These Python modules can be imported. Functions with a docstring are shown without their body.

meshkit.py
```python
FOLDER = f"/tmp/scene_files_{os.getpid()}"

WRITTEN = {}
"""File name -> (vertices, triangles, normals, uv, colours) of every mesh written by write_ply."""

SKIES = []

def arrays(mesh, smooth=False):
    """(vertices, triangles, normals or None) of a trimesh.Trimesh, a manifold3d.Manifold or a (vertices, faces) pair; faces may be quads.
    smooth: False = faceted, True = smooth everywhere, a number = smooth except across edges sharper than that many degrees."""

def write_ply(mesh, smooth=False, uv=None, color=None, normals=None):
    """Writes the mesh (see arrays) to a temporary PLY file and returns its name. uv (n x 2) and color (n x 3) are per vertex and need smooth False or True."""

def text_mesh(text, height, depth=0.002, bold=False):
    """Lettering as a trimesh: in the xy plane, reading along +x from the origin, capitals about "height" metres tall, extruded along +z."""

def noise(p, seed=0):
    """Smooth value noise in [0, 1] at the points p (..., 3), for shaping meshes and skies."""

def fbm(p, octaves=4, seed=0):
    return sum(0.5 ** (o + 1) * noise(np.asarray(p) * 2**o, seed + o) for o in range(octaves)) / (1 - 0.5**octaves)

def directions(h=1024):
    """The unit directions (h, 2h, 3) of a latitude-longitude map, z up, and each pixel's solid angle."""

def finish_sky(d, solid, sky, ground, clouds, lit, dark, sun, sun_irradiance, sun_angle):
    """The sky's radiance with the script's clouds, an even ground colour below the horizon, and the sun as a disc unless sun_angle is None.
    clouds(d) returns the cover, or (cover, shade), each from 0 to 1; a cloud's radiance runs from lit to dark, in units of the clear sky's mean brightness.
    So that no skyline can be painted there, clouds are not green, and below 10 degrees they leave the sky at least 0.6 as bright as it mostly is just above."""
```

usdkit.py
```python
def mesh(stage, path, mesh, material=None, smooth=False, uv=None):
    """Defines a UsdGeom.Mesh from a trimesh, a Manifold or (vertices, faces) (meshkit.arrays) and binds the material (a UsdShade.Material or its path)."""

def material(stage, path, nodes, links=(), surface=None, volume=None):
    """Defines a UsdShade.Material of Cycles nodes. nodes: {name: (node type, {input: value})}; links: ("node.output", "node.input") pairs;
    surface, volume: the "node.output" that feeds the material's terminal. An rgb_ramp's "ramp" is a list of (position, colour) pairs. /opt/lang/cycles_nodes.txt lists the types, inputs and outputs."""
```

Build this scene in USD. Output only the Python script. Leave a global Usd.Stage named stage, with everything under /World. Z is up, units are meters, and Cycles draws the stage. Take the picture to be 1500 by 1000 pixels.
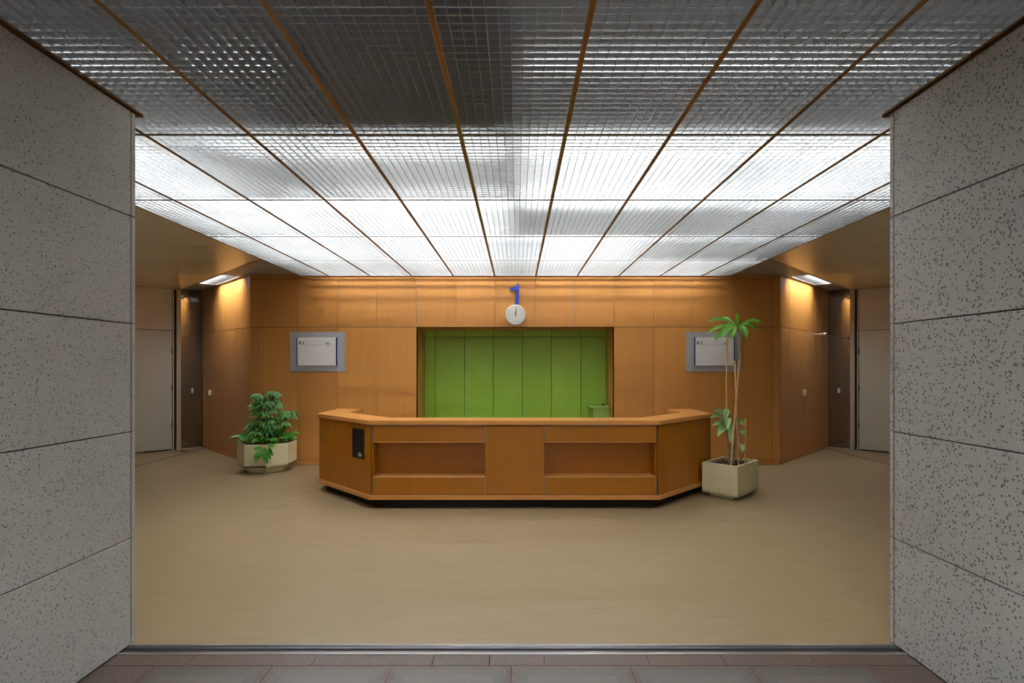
import math, random
import numpy as np
import trimesh
from shapely.geometry import Polygon, box as sbox
import usdkit, meshkit
from pxr import Usd, UsdGeom, UsdLux, UsdShade, Gf, Sdf, Vt

stage = Usd.Stage.CreateInMemory()
UsdGeom.SetStageUpAxis(stage, UsdGeom.Tokens.z)
UsdGeom.SetStageMetersPerUnit(stage, 1.0)
UsdGeom.Xform.Define(stage, '/World')
UsdGeom.Scope.Define(stage, '/World/Looks')

# ------------------------------------------------------------------ camera, exposure, lamp strength
cam = UsdGeom.Camera.Define(stage, '/World/camera')
cam.CreateHorizontalApertureAttr(36.0)
cam.CreateVerticalApertureAttr(24.0)
cam.CreateFocalLengthAttr(788 / 1500 * 36.0)
cam.CreateHorizontalApertureOffsetAttr(-7 / 1500 * 36.0)
cam.CreateVerticalApertureOffsetAttr(38 / 1500 * 36.0)
cam.CreateClippingRangeAttr(Gf.Vec2f(0.05, 200))
UsdGeom.Xformable(cam).AddTranslateOp().Set(Gf.Vec3d(0.024, 0, 1.55))
UsdGeom.Xformable(cam).AddRotateXOp().Set(90.0)
cam.CreateExposureAttr(0.64)
TUBE = 60.0            # radiance of a fluorescent tube
TUBE_COLOR = (0.97, 1.0, 0.99)
CORRIDOR = 9.0

# ------------------------------------------------------------------ helpers
rng = random.Random(7)
R2 = math.sqrt(0.5)
used, origin = {}, {}


def numbered(parent, name):
    k = used.get((parent, name), 0)
    used[(parent, name)] = k + 1
    return name if k == 0 else f'{name}_{k:03d}'


def tag(prim, label=None, cat=None, group=None, kind=None):
    for k, v in (('label', label), ('category', cat), ('group', group), ('kind', kind)):
        if v:
            prim.SetCustomDataByKey(k, v)
    return prim


def thing(name, label, cat, loc=(0, 0, 0), group=None, kind=None):
    path = '/World/' + numbered('/World', name)
    x = UsdGeom.Xform.Define(stage, path)
    x.AddTranslateOp().Set(Gf.Vec3d(*map(float, loc)))
    origin[path] = np.array(loc, float)
    return tag(x.GetPrim(), label, cat, group, kind)


def obj(name, mesh, mat, parent=None, smooth=False, label=None, kind=None):
    """One mesh given in world coordinates, under parent (or /World)."""
    base = str(parent.GetPath()) if parent else '/World'
    path = base + '/' + numbered(base, name)
    o = origin.get(base, np.zeros(3))
    origin[path] = o
    if hasattr(mesh, 'to_mesh') or isinstance(mesh, tuple):
        v, f, _ = meshkit.arrays(mesh)
        mesh = trimesh.Trimesh(v, f, process=False)
    m = trimesh.Trimesh(np.asarray(mesh.vertices) - o, np.asarray(mesh.faces), process=False)
    p = usdkit.mesh(stage, path, m, M[mat], smooth).GetPrim()
    if label:
        p.SetCustomDataByKey('label', label)
    if kind:
        p.SetCustomDataByKey('kind', kind)
    return p


def copy_of(root, loc, label, group=None):
    """Another of the same thing: an instance with its parts."""
    name = root.GetName().rstrip('0123456789').rstrip('_')
    path = '/World/' + numbered('/World', name)
    x = UsdGeom.Xform.Define(stage, path)
    p = x.GetPrim()
    p.GetReferences().AddInternalReference(root.GetPath())
    p.SetInstanceable(True)
    x.ClearXformOpOrder()
    op = [o for o in x.GetOrderedXformOps()]
    UsdGeom.XformCommonAPI(x).SetTranslate(Gf.Vec3d(*map(float, loc)))
    tag(p, label, root.GetCustomDataByKey('category'), group or root.GetCustomDataByKey('group'))
    return p


def hull(pts):
    return trimesh.convex.convex_hull(np.asarray(pts, float))


def frame(o, u, n):
    o, u, n = (np.array(v, float) for v in (o, u, n))
    return lambda a, b, z: np.array([o[0] + a * u[0] + b * n[0], o[1] + a * u[1] + b * n[1], z])


WORLD = lambda a, b, z: np.array([a, b, z], float)


def box(a0, a1, b0, b1, z0, z1, c=0.0, F=WORLD):
    """A box in frame F with all its edges chamfered by c."""
    a0, a1 = min(a0, a1), max(a0, a1)
    b0, b1 = min(b0, b1), max(b0, b1)
    c = min(c, (a1 - a0) / 3, (b1 - b0) / 3, (z1 - z0) / 3)
    pts = []
    for a, sa in ((a0, 1), (a1, -1)):
        for b, sb in ((b0, 1), (b1, -1)):
            for z, sz in ((z0, 1), (z1, -1)):
                if c > 0:
                    pts += [F(a, b + sb * c, z + sz * c), F(a + sa * c, b, z + sz * c), F(a + sa * c, b + sb * c, z)]
                else:
                    pts.append(F(a, b, z))
    return hull(pts)


def cat(*ms):
    return trimesh.util.concatenate([m for m in ms])


def prism(poly, z0, z1):
    geoms = getattr(poly, 'geoms', [poly])
    ms = [trimesh.creation.extrude_polygon(g, z1 - z0, engine='earcut') for g in geoms if g.area > 1e-5]
    m = cat(*ms)
    m.apply_translation([0, 0, z0])
    return m


def tube(points, radii, sides=8):
    p = np.asarray(points, float)
    r = np.broadcast_to(np.asarray(radii, float), (len(p),))
    t = np.gradient(p, axis=0)
    t /= np.linalg.norm(t, axis=1, keepdims=True) + 1e-12
    ref = np.where(np.abs(t[:, 2:]) < 0.9, [0, 0, 1.0], [1.0, 0, 0])
    a = np.cross(t, ref)
    a /= np.linalg.norm(a, axis=1, keepdims=True) + 1e-12
    b = np.cross(t, a)
    th = np.arange(sides) * 2 * np.pi / sides
    v = p[:, None] + r[:, None, None] * (np.cos(th)[None, :, None] * a[:, None] + np.sin(th)[None, :, None] * b[:, None])
    V = list(v.reshape(-1, 3))
    Fc = []
    for i in range(len(p) - 1):
        for j in range(sides):
            k = (j + 1) % sides
            A, B, C, D = i * sides + j, i * sides + k, (i + 1) * sides + k, (i + 1) * sides + j
            Fc += [[A, B, C], [A, C, D]]
    s, e = len(V), len(V) + 1
    V += [p[0], p[-1]]
    n = (len(p) - 1) * sides
    for j in range(sides):
        k = (j + 1) % sides
        Fc += [[s, k, j], [e, n + j, n + k]]
    m = trimesh.Trimesh(np.array(V), np.array(Fc), process=False)
    if m.volume < 0:
        m.invert()
    return m


def disc(c, r, y0, y1, n=40, bevel=0.004):
    """A round plate in the xz plane, its front at y0, its back at y1."""
    th = np.arange(n) * 2 * np.pi / n
    pts = []
    for y, rr in ((y0, r - bevel), (y0 + bevel, r), (y1, r)):
        pts += [[c[0] + rr * math.cos(t), y, c[1] + rr * math.sin(t)] for t in th]
    return hull(pts)


# ------------------------------------------------------------------ materials
M = {}


def srgb(r, g, b):
    return tuple(((c / 255) / 12.92 if c / 255 <= 0.04045 else ((c / 255 + 0.055) / 1.055) ** 2.4) for c in (r, g, b))


def plain(name, color, rough=0.5, **kw):
    M[name] = usdkit.material(stage, '/World/Looks/' + name, {'p': ('principled_bsdf', {'base_color': color, 'roughness': rough, **kw})}, [], surface='p.BSDF')


def noisy(name, c1, c2, scale=(5, 5, 5), rough=0.5, detail=4.0, lo=0.35, hi=0.65, bump=0.0, vary=0.0, **kw):
    """Two colours mixed by a stretched noise; vary shifts the tone from object to object."""
    nodes = {
        'tc': ('texture_coordinate', {}), 'oi': ('object_info', {}),
        'off': ('vector_math', {'math_type': 'scale', 'vector1': (13.1, 7.7, 3.3)}),
        'add': ('vector_math', {'math_type': 'add'}),
        'map': ('mapping', {'scale': scale}),
        'n': ('noise_texture', {'scale': 1.0, 'detail': detail, 'roughness': 0.6}),
        'r': ('rgb_ramp', {'ramp': [(0, c1), (lo, c1), (hi, c2), (1, c2)]}),
        'vv': ('map_range', {'from_min': 0.0, 'from_max': 1.0, 'to_min': 1 - vary, 'to_max': 1 + vary}),
        'h': ('hsv', {}),
        'p': ('principled_bsdf', {'roughness': rough, **kw})}
    links = [('tc.object', 'add.vector1'), ('oi.random', 'off.scale'), ('off.vector', 'add.vector2'), ('add.vector', 'map.vector'), ('map.vector', 'n.vector'),
             ('n.fac', 'r.fac'), ('oi.random', 'vv.value'), ('vv.result', 'h.value'), ('r.color', 'h.color'), ('h.color', 'p.base_color')]
    if bump:
        nodes['b'] = ('bump', {'strength': bump, 'distance': 0.002})
        links += [('n.fac', 'b.height'), ('b.normal', 'p.normal')]
    M[name] = usdkit.material(stage, '/World/Looks/' + name, nodes, links, surface='p.BSDF')


W1, W2 = srgb(203, 139, 70), srgb(208, 145, 77)
noisy('wood', W1, W2, (38, 38, 1.1), 0.33, vary=0.05)
noisy('wood_across', W1, W2, (1.1, 38, 38), 0.28, vary=0.04)
noisy('wood_counter', srgb(168, 102, 10), srgb(172, 106, 13), (45, 45, 1.3), 0.36, vary=0.03)
noisy('green', srgb(150, 198, 64), srgb(156, 204, 70), (3, 3, 3), 0.4, vary=0.05)
noisy('linoleum', srgb(146, 125, 94), srgb(155, 134, 103), (3.0, 26, 3.0), 0.42, detail=6.0, lo=0.3, hi=0.7)
noisy('tan_metal', srgb(224, 216, 194), srgb(228, 220, 199), (0.7, 9, 2), 0.32, metallic=0.2, vary=0.02)
noisy('strip_gray', srgb(160, 158, 156), srgb(166, 164, 162), (3, 3, 3), 0.6)
noisy('door_paint', srgb(198, 194, 184), srgb(203, 199, 189), (2, 2, 2), 0.45)
noisy('post_metal', srgb(186, 174, 156), srgb(194, 182, 164), (30, 30, 1), 0.4)
noisy('plaster', srgb(170, 165, 158), srgb(178, 172, 165), (3, 3, 3), 0.7)
noisy('plenum_white', srgb(128, 128, 128), srgb(134, 134, 134), (2, 2, 2), 0.8)
noisy('reflector_white', srgb(142, 142, 141), srgb(148, 148, 147), (2, 2, 2), 0.6)
noisy('planter_cream', srgb(216, 206, 164), srgb(222, 212, 172), (4, 4, 4), 0.5)
noisy('soil', srgb(46, 26, 18), srgb(92, 60, 44), (60, 60, 60), 0.95, bump=0.6)
noisy('bamboo', srgb(206, 158, 98), srgb(230, 186, 126), (60, 60, 14), 0.5, vary=0.08)
noisy('bark', srgb(140, 122, 92), srgb(182, 164, 128), (50, 50, 90), 0.8, bump=0.4)
noisy('stem_green', srgb(60, 92, 34), srgb(96, 120, 52), (30, 30, 30), 0.6)
noisy('sign_gray', srgb(176, 177, 182), srgb(182, 183, 188), (5, 5, 40), 0.38, metallic=0.1)
noisy('sign_white', srgb(238, 237, 236), srgb(242, 241, 240), (3, 3, 3), 0.4)
noisy('brown_bar', srgb(134, 96, 52), srgb(150, 110, 62), (3, 3, 3), 0.38, metallic=0.5)
noisy('dark_bar', srgb(92, 80, 62), srgb(104, 92, 72), (3, 3, 3), 0.5)
plain('edge_gray', srgb(150, 151, 154), 0.5)
noisy('alu_line', srgb(150, 146, 140), srgb(166, 160, 152), (20, 20, 3), 0.35, metallic=0.6)
noisy('threshold', srgb(96, 96, 104), srgb(120, 120, 128), (2, 60, 20), 0.3, metallic=0.8)
noisy('threshold_bright', srgb(200, 200, 204), srgb(214, 214, 216), (2, 60, 20), 0.25, metallic=0.9)
noisy('gray_inlay', srgb(84, 80, 78), srgb(100, 95, 92), (160, 160, 160), 0.4, detail=3)
noisy('light_inlay', srgb(90, 85, 81), srgb(110, 103, 98), (160, 160, 160), 0.4, detail=3)
noisy('brown_granite', srgb(66, 53, 47), srgb(110, 93, 84), (150, 150, 150), 0.38, detail=3, vary=0.1)
plain('dark_gap', (0.012, 0.009, 0.007), 0.8)
plain('gap_brown', (0.06, 0.03, 0.012), 0.7)
plain('navy', srgb(38, 40, 110), 0.4)
plain('blue', srgb(44, 72, 176), 0.4)
plain('black_panel', srgb(26, 28, 28), 0.3)
plain('ink', srgb(60, 62, 74), 0.6)
plain('faint_line', srgb(170, 166, 168), 0.6)
plain('white_paint', srgb(238, 238, 234), 0.4)
plain('clock_ink', srgb(36, 40, 42), 0.5)
plain('clock_tick', srgb(150, 158, 156), 0.5)
plain('chrome', (0.75, 0.75, 0.76), 0.16, metallic=1.0)
plain('brass', srgb(170, 130, 66), 0.3, metallic=1.0)
plain('hinge', srgb(120, 110, 98), 0.4, metallic=0.6)
plain('louvre', (0.88, 0.89, 0.905), 0.19, metallic=0.84)
plain('light_blade', (0.1, 0.1, 0.1), 0.4, metallic=0.6)
plain('knob_cream', srgb(236, 226, 204), 0.4)
plain('cabinet_green', srgb(150, 190, 100), 0.4)
plain('mirror_glass', (0.33, 0.30, 0.27), 0.03, metallic=1.0)
plain('rubber', (0.02, 0.02, 0.02), 0.7)
M['tube_lit'] = usdkit.material(stage, '/World/Looks/tube_lit', {'e': ('emission', {'color': TUBE_COLOR, 'strength': TUBE * 0.6})}, [], surface='e.emission')
M['tube_dim'] = usdkit.material(stage, '/World/Looks/tube_dim', {'e': ('emission', {'color': TUBE_COLOR, 'strength': TUBE * 0.2})}, [], surface='e.emission')
M['tube_bright'] = usdkit.material(stage, '/World/Looks/tube_bright', {'e': ('emission', {'color': TUBE_COLOR, 'strength': TUBE * 1.25})}, [], surface='e.emission')
M['tube_low'] = usdkit.material(stage, '/World/Looks/tube_low', {'e': ('emission', {'color': TUBE_COLOR, 'strength': TUBE * 0.25})}, [], surface='e.emission')
M['tube_medium'] = usdkit.material(stage, '/World/Looks/tube_medium', {'e': ('emission', {'color': TUBE_COLOR, 'strength': TUBE * 0.8})}, [], surface='e.emission')
M['tube_corridor'] = usdkit.material(stage, '/World/Looks/tube_corridor', {'e': ('emission', {'color': (0.96, 1.0, 0.98), 'strength': CORRIDOR * 9.5})}, [], surface='e.emission')
plain('tube_off', srgb(225, 228, 226), 0.3)

# speckled pale granite
M['granite'] = usdkit.material(stage, '/World/Looks/granite', {
    'tc': ('texture_coordinate', {}),
    'n1': ('noise_texture', {'scale': 240.0, 'detail': 2.0}), 'r1': ('rgb_ramp', {'ramp': [(0, srgb(152, 151, 148)), (0.4, srgb(184, 183, 180)), (0.6, srgb(198, 197, 194)), (1, srgb(215, 214, 211))]}),
    'v': ('voronoi_texture', {'scale': 85.0}), 'sc': ('separate_color', {}), 'pw': ('math', {'math_type': 'power', 'value2': 2.6}), 'th': ('math', {'math_type': 'multiply', 'value2': 0.62}),
    'dd': ('math', {'math_type': 'subtract'}), 'r2': ('rgb_ramp', {'ramp': [(0, (0, 0, 0)), (0.02, (0.0, 0.0, 0.0)), (0.12, (0.75, 0.75, 0.75)), (1, (0.75, 0.75, 0.75))]}),
    'wn': ('noise_texture', {'scale': 200.0, 'detail': 1.0}), 'wa': ('vector_math', {'math_type': 'multiply_add', 'vector2': (0.006, 0.006, 0.006)}),
    'n3': ('noise_texture', {'scale': 6.0, 'detail': 3.0}), 'r3': ('rgb_ramp', {'ramp': [(0, (0.86, 0.86, 0.86)), (0.5, (1, 1, 1)), (1, (1.0, 1.0, 1.0))]}),
    'mul': ('mix_color', {'blend_type': 'multiply', 'fac': 1.0}), 'mx': ('mix_color', {'blend_type': 'mix', 'b': srgb(64, 58, 54)}),
    'p': ('principled_bsdf', {'roughness': 0.4})},
    [('tc.object', 'n1.vector'), ('tc.object', 'wn.vector'), ('wn.color', 'wa.vector1'), ('tc.object', 'wa.vector3'), ('wa.vector', 'v.vector'), ('v.color', 'sc.color'), ('sc.r', 'pw.value1'), ('pw.value', 'th.value1'), ('th.value', 'dd.value1'), ('v.distance', 'dd.value2'), ('tc.object', 'n3.vector'), ('n1.fac', 'r1.fac'), ('dd.value', 'r2.fac'), ('n3.fac', 'r3.fac'),
     ('r1.color', 'mul.a'), ('r3.color', 'mul.b'), ('mul.result', 'mx.a'), ('r2.color', 'mx.fac'), ('mx.result', 'p.base_color')], surface='p.BSDF')


def leaf_material(name, c, c2):
    M[name] = usdkit.material(stage, '/World/Looks/' + name, {
        'oi': ('object_info', {}), 'r': ('rgb_ramp', {'ramp': [(0, c), (1, c2)]}),
        'p': ('principled_bsdf', {'roughness': 0.35}), 't': ('translucent_bsdf', {}), 'm': ('mix_closure', {'fac': 0.2})},
        [('oi.random', 'r.fac'), ('r.color', 'p.base_color'), ('r.color', 't.color'), ('p.BSDF', 'm.closure1'), ('t.BSDF', 'm.closure2')], surface='m.closure')


leaf_material('leaf_dark', srgb(70, 130, 58), srgb(124, 182, 100))
leaf_material('leaf_pothos', srgb(70, 158, 48), srgb(120, 200, 84))
leaf_material('leaf_bright', srgb(70, 150, 20), srgb(120, 190, 50))
leaf_material('leaf_pale', srgb(104, 154, 84), srgb(172, 206, 140))

# ------------------------------------------------------------------ main dimensions (metres; camera at y = 0)
YW, ZC = 8.6, 3.0126                 # timber wall, ceiling
XS, YS = 2.137, 3.05                 # faces and end of the granite passage
HW = 4.235                           # half width of the timber wall
XE = 3.43                            # edge of the louvred ceiling
BAY = [-2.97 + 0.66 * k for k in range(10)]
ROWS = [2.06 - 1.32 * k for k in range(4, 0, -1)] + [2.06, 3.38, 4.70, 6.02, 7.34, YW]
BAND = 2.194                         # joint between the lower and the upper wall panels
SIDE = {-1: 'left', 1: 'right'}


def diag(s):      # along the angled timber wall from the corner, b towards the room
    return frame((s * HW, YW), (s * R2, R2), (s * R2, -R2))


def endw(s):      # along the end wall from the angled wall outwards, b towards the room
    return frame((s * (HW + 2.6 * R2), YW + 2.6 * R2), (s * R2, -R2), (-s * R2, -R2))


# ------------------------------------------------------------------ floors
st = lambda name, label, cat_: thing(name, label, cat_, kind='structure')
fl = st('floor', 'beige linoleum floor of the lobby around the counter', 'floor')
obj('linoleum', box(-9, 9, 3.01, 11.6, -0.06, 0.0), 'linoleum', fl)
t = st('trim_1', 'dark grey metal threshold with bright edges between granite passage and lobby', 'trim')
obj('track', box(-XS, XS, 2.922, 2.998, -0.05, -0.004), 'threshold', t)
obj('groove', box(-XS, XS, 2.955, 2.972, -0.012, -0.0015), 'dark_gap', t)
obj('edge_strip', box(-XS, XS, 2.998, 3.012, -0.05, 0.003, 0.002), 'threshold_bright', t)
obj('edge_strip', box(-XS, XS, 2.906, 2.922, -0.05, 0.003, 0.002), 'threshold_bright', t)

hf = st('floor_hall', 'reddish brown granite floor with grey inlaid frames in the passage', 'floor')
obj('bed', box(-XS - 0.1, XS + 0.1, -3.4, 2.906, -0.08, -0.012), 'dark_gap', hf)
xs = [-2.137 + 0.0] + [-1.86 + 0.618 * k for k in range(7)] + [2.137]
J = 0.0015
for a, b in zip([-2.137, -1.7, -1.05, -0.42, -0.12, 0.17, 0.72, 1.12, 1.60], [-1.7, -1.05, -0.42, -0.12, 0.17, 0.72, 1.12, 1.60, 2.137]):
    obj('stone_tile', box(a + J, b - J, 2.80, 2.904, -0.03, 0, 0.001), 'brown_granite', hf)
y1 = 2.797
for r in range(9):
    y0 = y1 - 0.618
    for a, b in zip(xs[:-1], xs[1:]):
        if b - a < 0.35:
            obj('stone_tile', box(a + J, b - J, y0 + J, y1 - J, -0.03, 0, 0.001), 'brown_granite', hf)
            continue
        T = lambda d: sbox(a + d, y0 + d, b - d, y1 - d)
        if y0 > 0.9:   # inlaid frames, seen from the passage
            obj('stone_tile', prism(T(J).difference(T(0.03)), -0.03, 0), 'brown_granite', hf)
            obj('inlay_frame', prism(T(0.0305).difference(T(0.085)), -0.03, 0), 'gray_inlay', hf)
            obj('inlay_panel', prism(T(0.0855), -0.03, 0), 'light_inlay', hf)
        else:
            obj('stone_tile', prism(T(J), -0.03, 0), 'brown_granite', hf)
    y1 = y0

# ------------------------------------------------------------------ granite passage walls
COURSE = [0.0, 0.594, 1.19, 1.795, 2.397, 2.985]
for s in (-1, 1):
    w = st(f'wall_{SIDE[s]}', f'speckled grey granite slab wall on the {SIDE[s]} of the passage', 'wall')
    obj('core', box(s * (XS + 0.03), s * (XS + 0.32), -3.4, YS - 0.03, -0.06, 2.985), 'gap_brown', w)
    for k in range(5):
        z0, z1 = COURSE[k], COURSE[k + 1]
        for ya, yb in ((-3.4, -0.8), (-0.8, YS - 0.036)):
            obj('stone_slab', box(s * XS, s * (XS + 0.032), ya + 0.003, yb - 0.003, z0 + 0.003, z1 - 0.003, 0.002), 'granite', w)
        obj('end_slab', box(s * (XS + 0.001), s * (XS + 0.32), YS - 0.03, YS, z0 + 0.003, z1 - 0.003, 0.003), 'granite', w)
    obj('corner_strip', box(s * (XS + 0.003), s * (XS + 0.02), YS - 0.037, YS - 0.029, 0.03, 2.985), 'hinge', w)
    t = st('trim_2' if s < 0 else 'trim_3', f'bronze angle trim along the top of the {SIDE[s]} granite wall', 'trim')
    obj('angle', cat(box(s * (XS - 0.012), s * (XS + 0.05), -3.4, YS + 0.045, 2.986, 2.992), box(s * (XS - 0.012), s * (XS - 0.008), -3.4, YS + 0.045, 2.986, 3.006)), 'brown_bar', t)
    w = st(f'wall_front_{SIDE[s]}', f'plain plastered lobby wall behind the {SIDE[s]} granite wall', 'wall')
    obj('plaster', box(s * (XS + 0.32), s * 8.7, YS - 0.25, YS - 0.02, -0.06, 3.6), 'plaster', w)
    w = st(f'wall_outer_{SIDE[s]}', f'plain plastered outer wall at the far {SIDE[s]} of the lobby', 'wall')
    obj('plaster', box(s * 8.6, s * 8.75, YS - 0.25, 9.0, -0.06, 3.6), 'plaster', w)
w = st('wall_near', 'granite wall closing the passage behind the viewer', 'wall')
obj('stone_slab', box(-XS - 0.3, XS + 0.3, -3.6, -3.4, -0.08, 3.6), 'granite', w)

# ------------------------------------------------------------------ timber back wall
G = 0.0035
JX = [0.316 + 0.632 * k for k in range(7)]
JX = sorted([-x for x in JX] + JX)                     # ... -4.108 to 4.108
EDGE = [-HW] + JX + [HW]
NX = 1.580                                             # half width of the alcove
ND = 0.73                                              # its depth
wb = st('wall_back', 'orange brown beech panelled wall behind the counter', 'wall')
obj('backing', cat(box(-HW, -NX, YW + 0.022, YW + 0.12, 0, 3.05), box(NX, HW, YW + 0.022, YW + 0.12, 0, 3.05), box(-NX, NX, YW + 0.022, YW + 0.12, BAND, 3.05)), 'gap_brown', wb)
for a, b in zip(EDGE[:-1], EDGE[1:]):
    obj('upper_panel', box(a + G, b - G, YW, YW + 0.022, BAND + G, ZC - 0.045, 0.0015), 'wood', wb)
    obj('top_rail', box(a + G, b - G, YW + 0.008, YW + 0.022, ZC - 0.04, ZC + 0.02, 0.001), 'wood', wb)
    if b <= -NX + 1e-6 or a >= NX - 1e-6:
        obj('lower_panel', box(a + G, b - G, YW, YW + 0.022, 0.068, BAND - G, 0.0015), 'wood', wb)
for x in JX:
    obj('joint_strip', box(x - G, x + G, YW + 0.005, YW + 0.02, 0.07 if abs(x) > NX + 0.01 else BAND, ZC), 'alu_line' if rng.random() < 0.72 else 'gap_brown', wb)
for s in (-1, 1):
    t = st(f'baseboard_back_{SIDE[s]}', f'low timber skirting along the back wall {SIDE[s]} of the alcove', 'baseboard')
    obj('board', box(s * (NX + 0.003), s * (HW - 0.01), YW - 0.006, YW + 0.022, 0.002, 0.062, 0.002), 'wood_across', t)

# the alcove: timber reveals and green panels
wn = st('wall_alcove', 'bright green panelled recess in the timber wall behind the counter', 'wall')
for s in (-1, 1):
    obj('edge_lipping', box(s * NX, s * (NX + 0.0033), YW + 0.0005, YW + 0.0235, 0.0, BAND), 'wood', wn)
    obj('reveal_panel', box(s * NX, s * (NX + 0.02), YW + 0.024, YW + 0.36, 0.0, BAND, 0.001), 'wood', wn)
    obj('reveal_panel', box(s * NX, s * (NX + 0.02), YW + 0.364, YW + ND, 0.0, BAND, 0.001), 'wood', wn)
obj('head_panel', box(-NX - 0.02, NX + 0.02, YW + 0.024, YW + ND, BAND, BAND + 0.02, 0.001), 'wood_across', wn)
obj('backing', box(-NX - 0.02, NX + 0.02, YW + ND + 0.018, YW + ND + 0.1, 0, BAND + 0.02), 'dark_gap', wn)
GX = [-NX, -1.387, -0.884, -0.384, 0.123, 0.625, 1.129, NX]
for a, b in zip(GX[:-1], GX[1:]):
    obj('green_panel', box(a + G, b - G, YW + ND, YW + ND + 0.018, 0.0, 2.077 - G, 0.0015), 'green', wn)
    obj('green_top_panel', box(a + G, b - G, YW + ND, YW + ND + 0.018, 2.077 + G, BAND - 0.001, 0.0015), 'green', wn)

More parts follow.
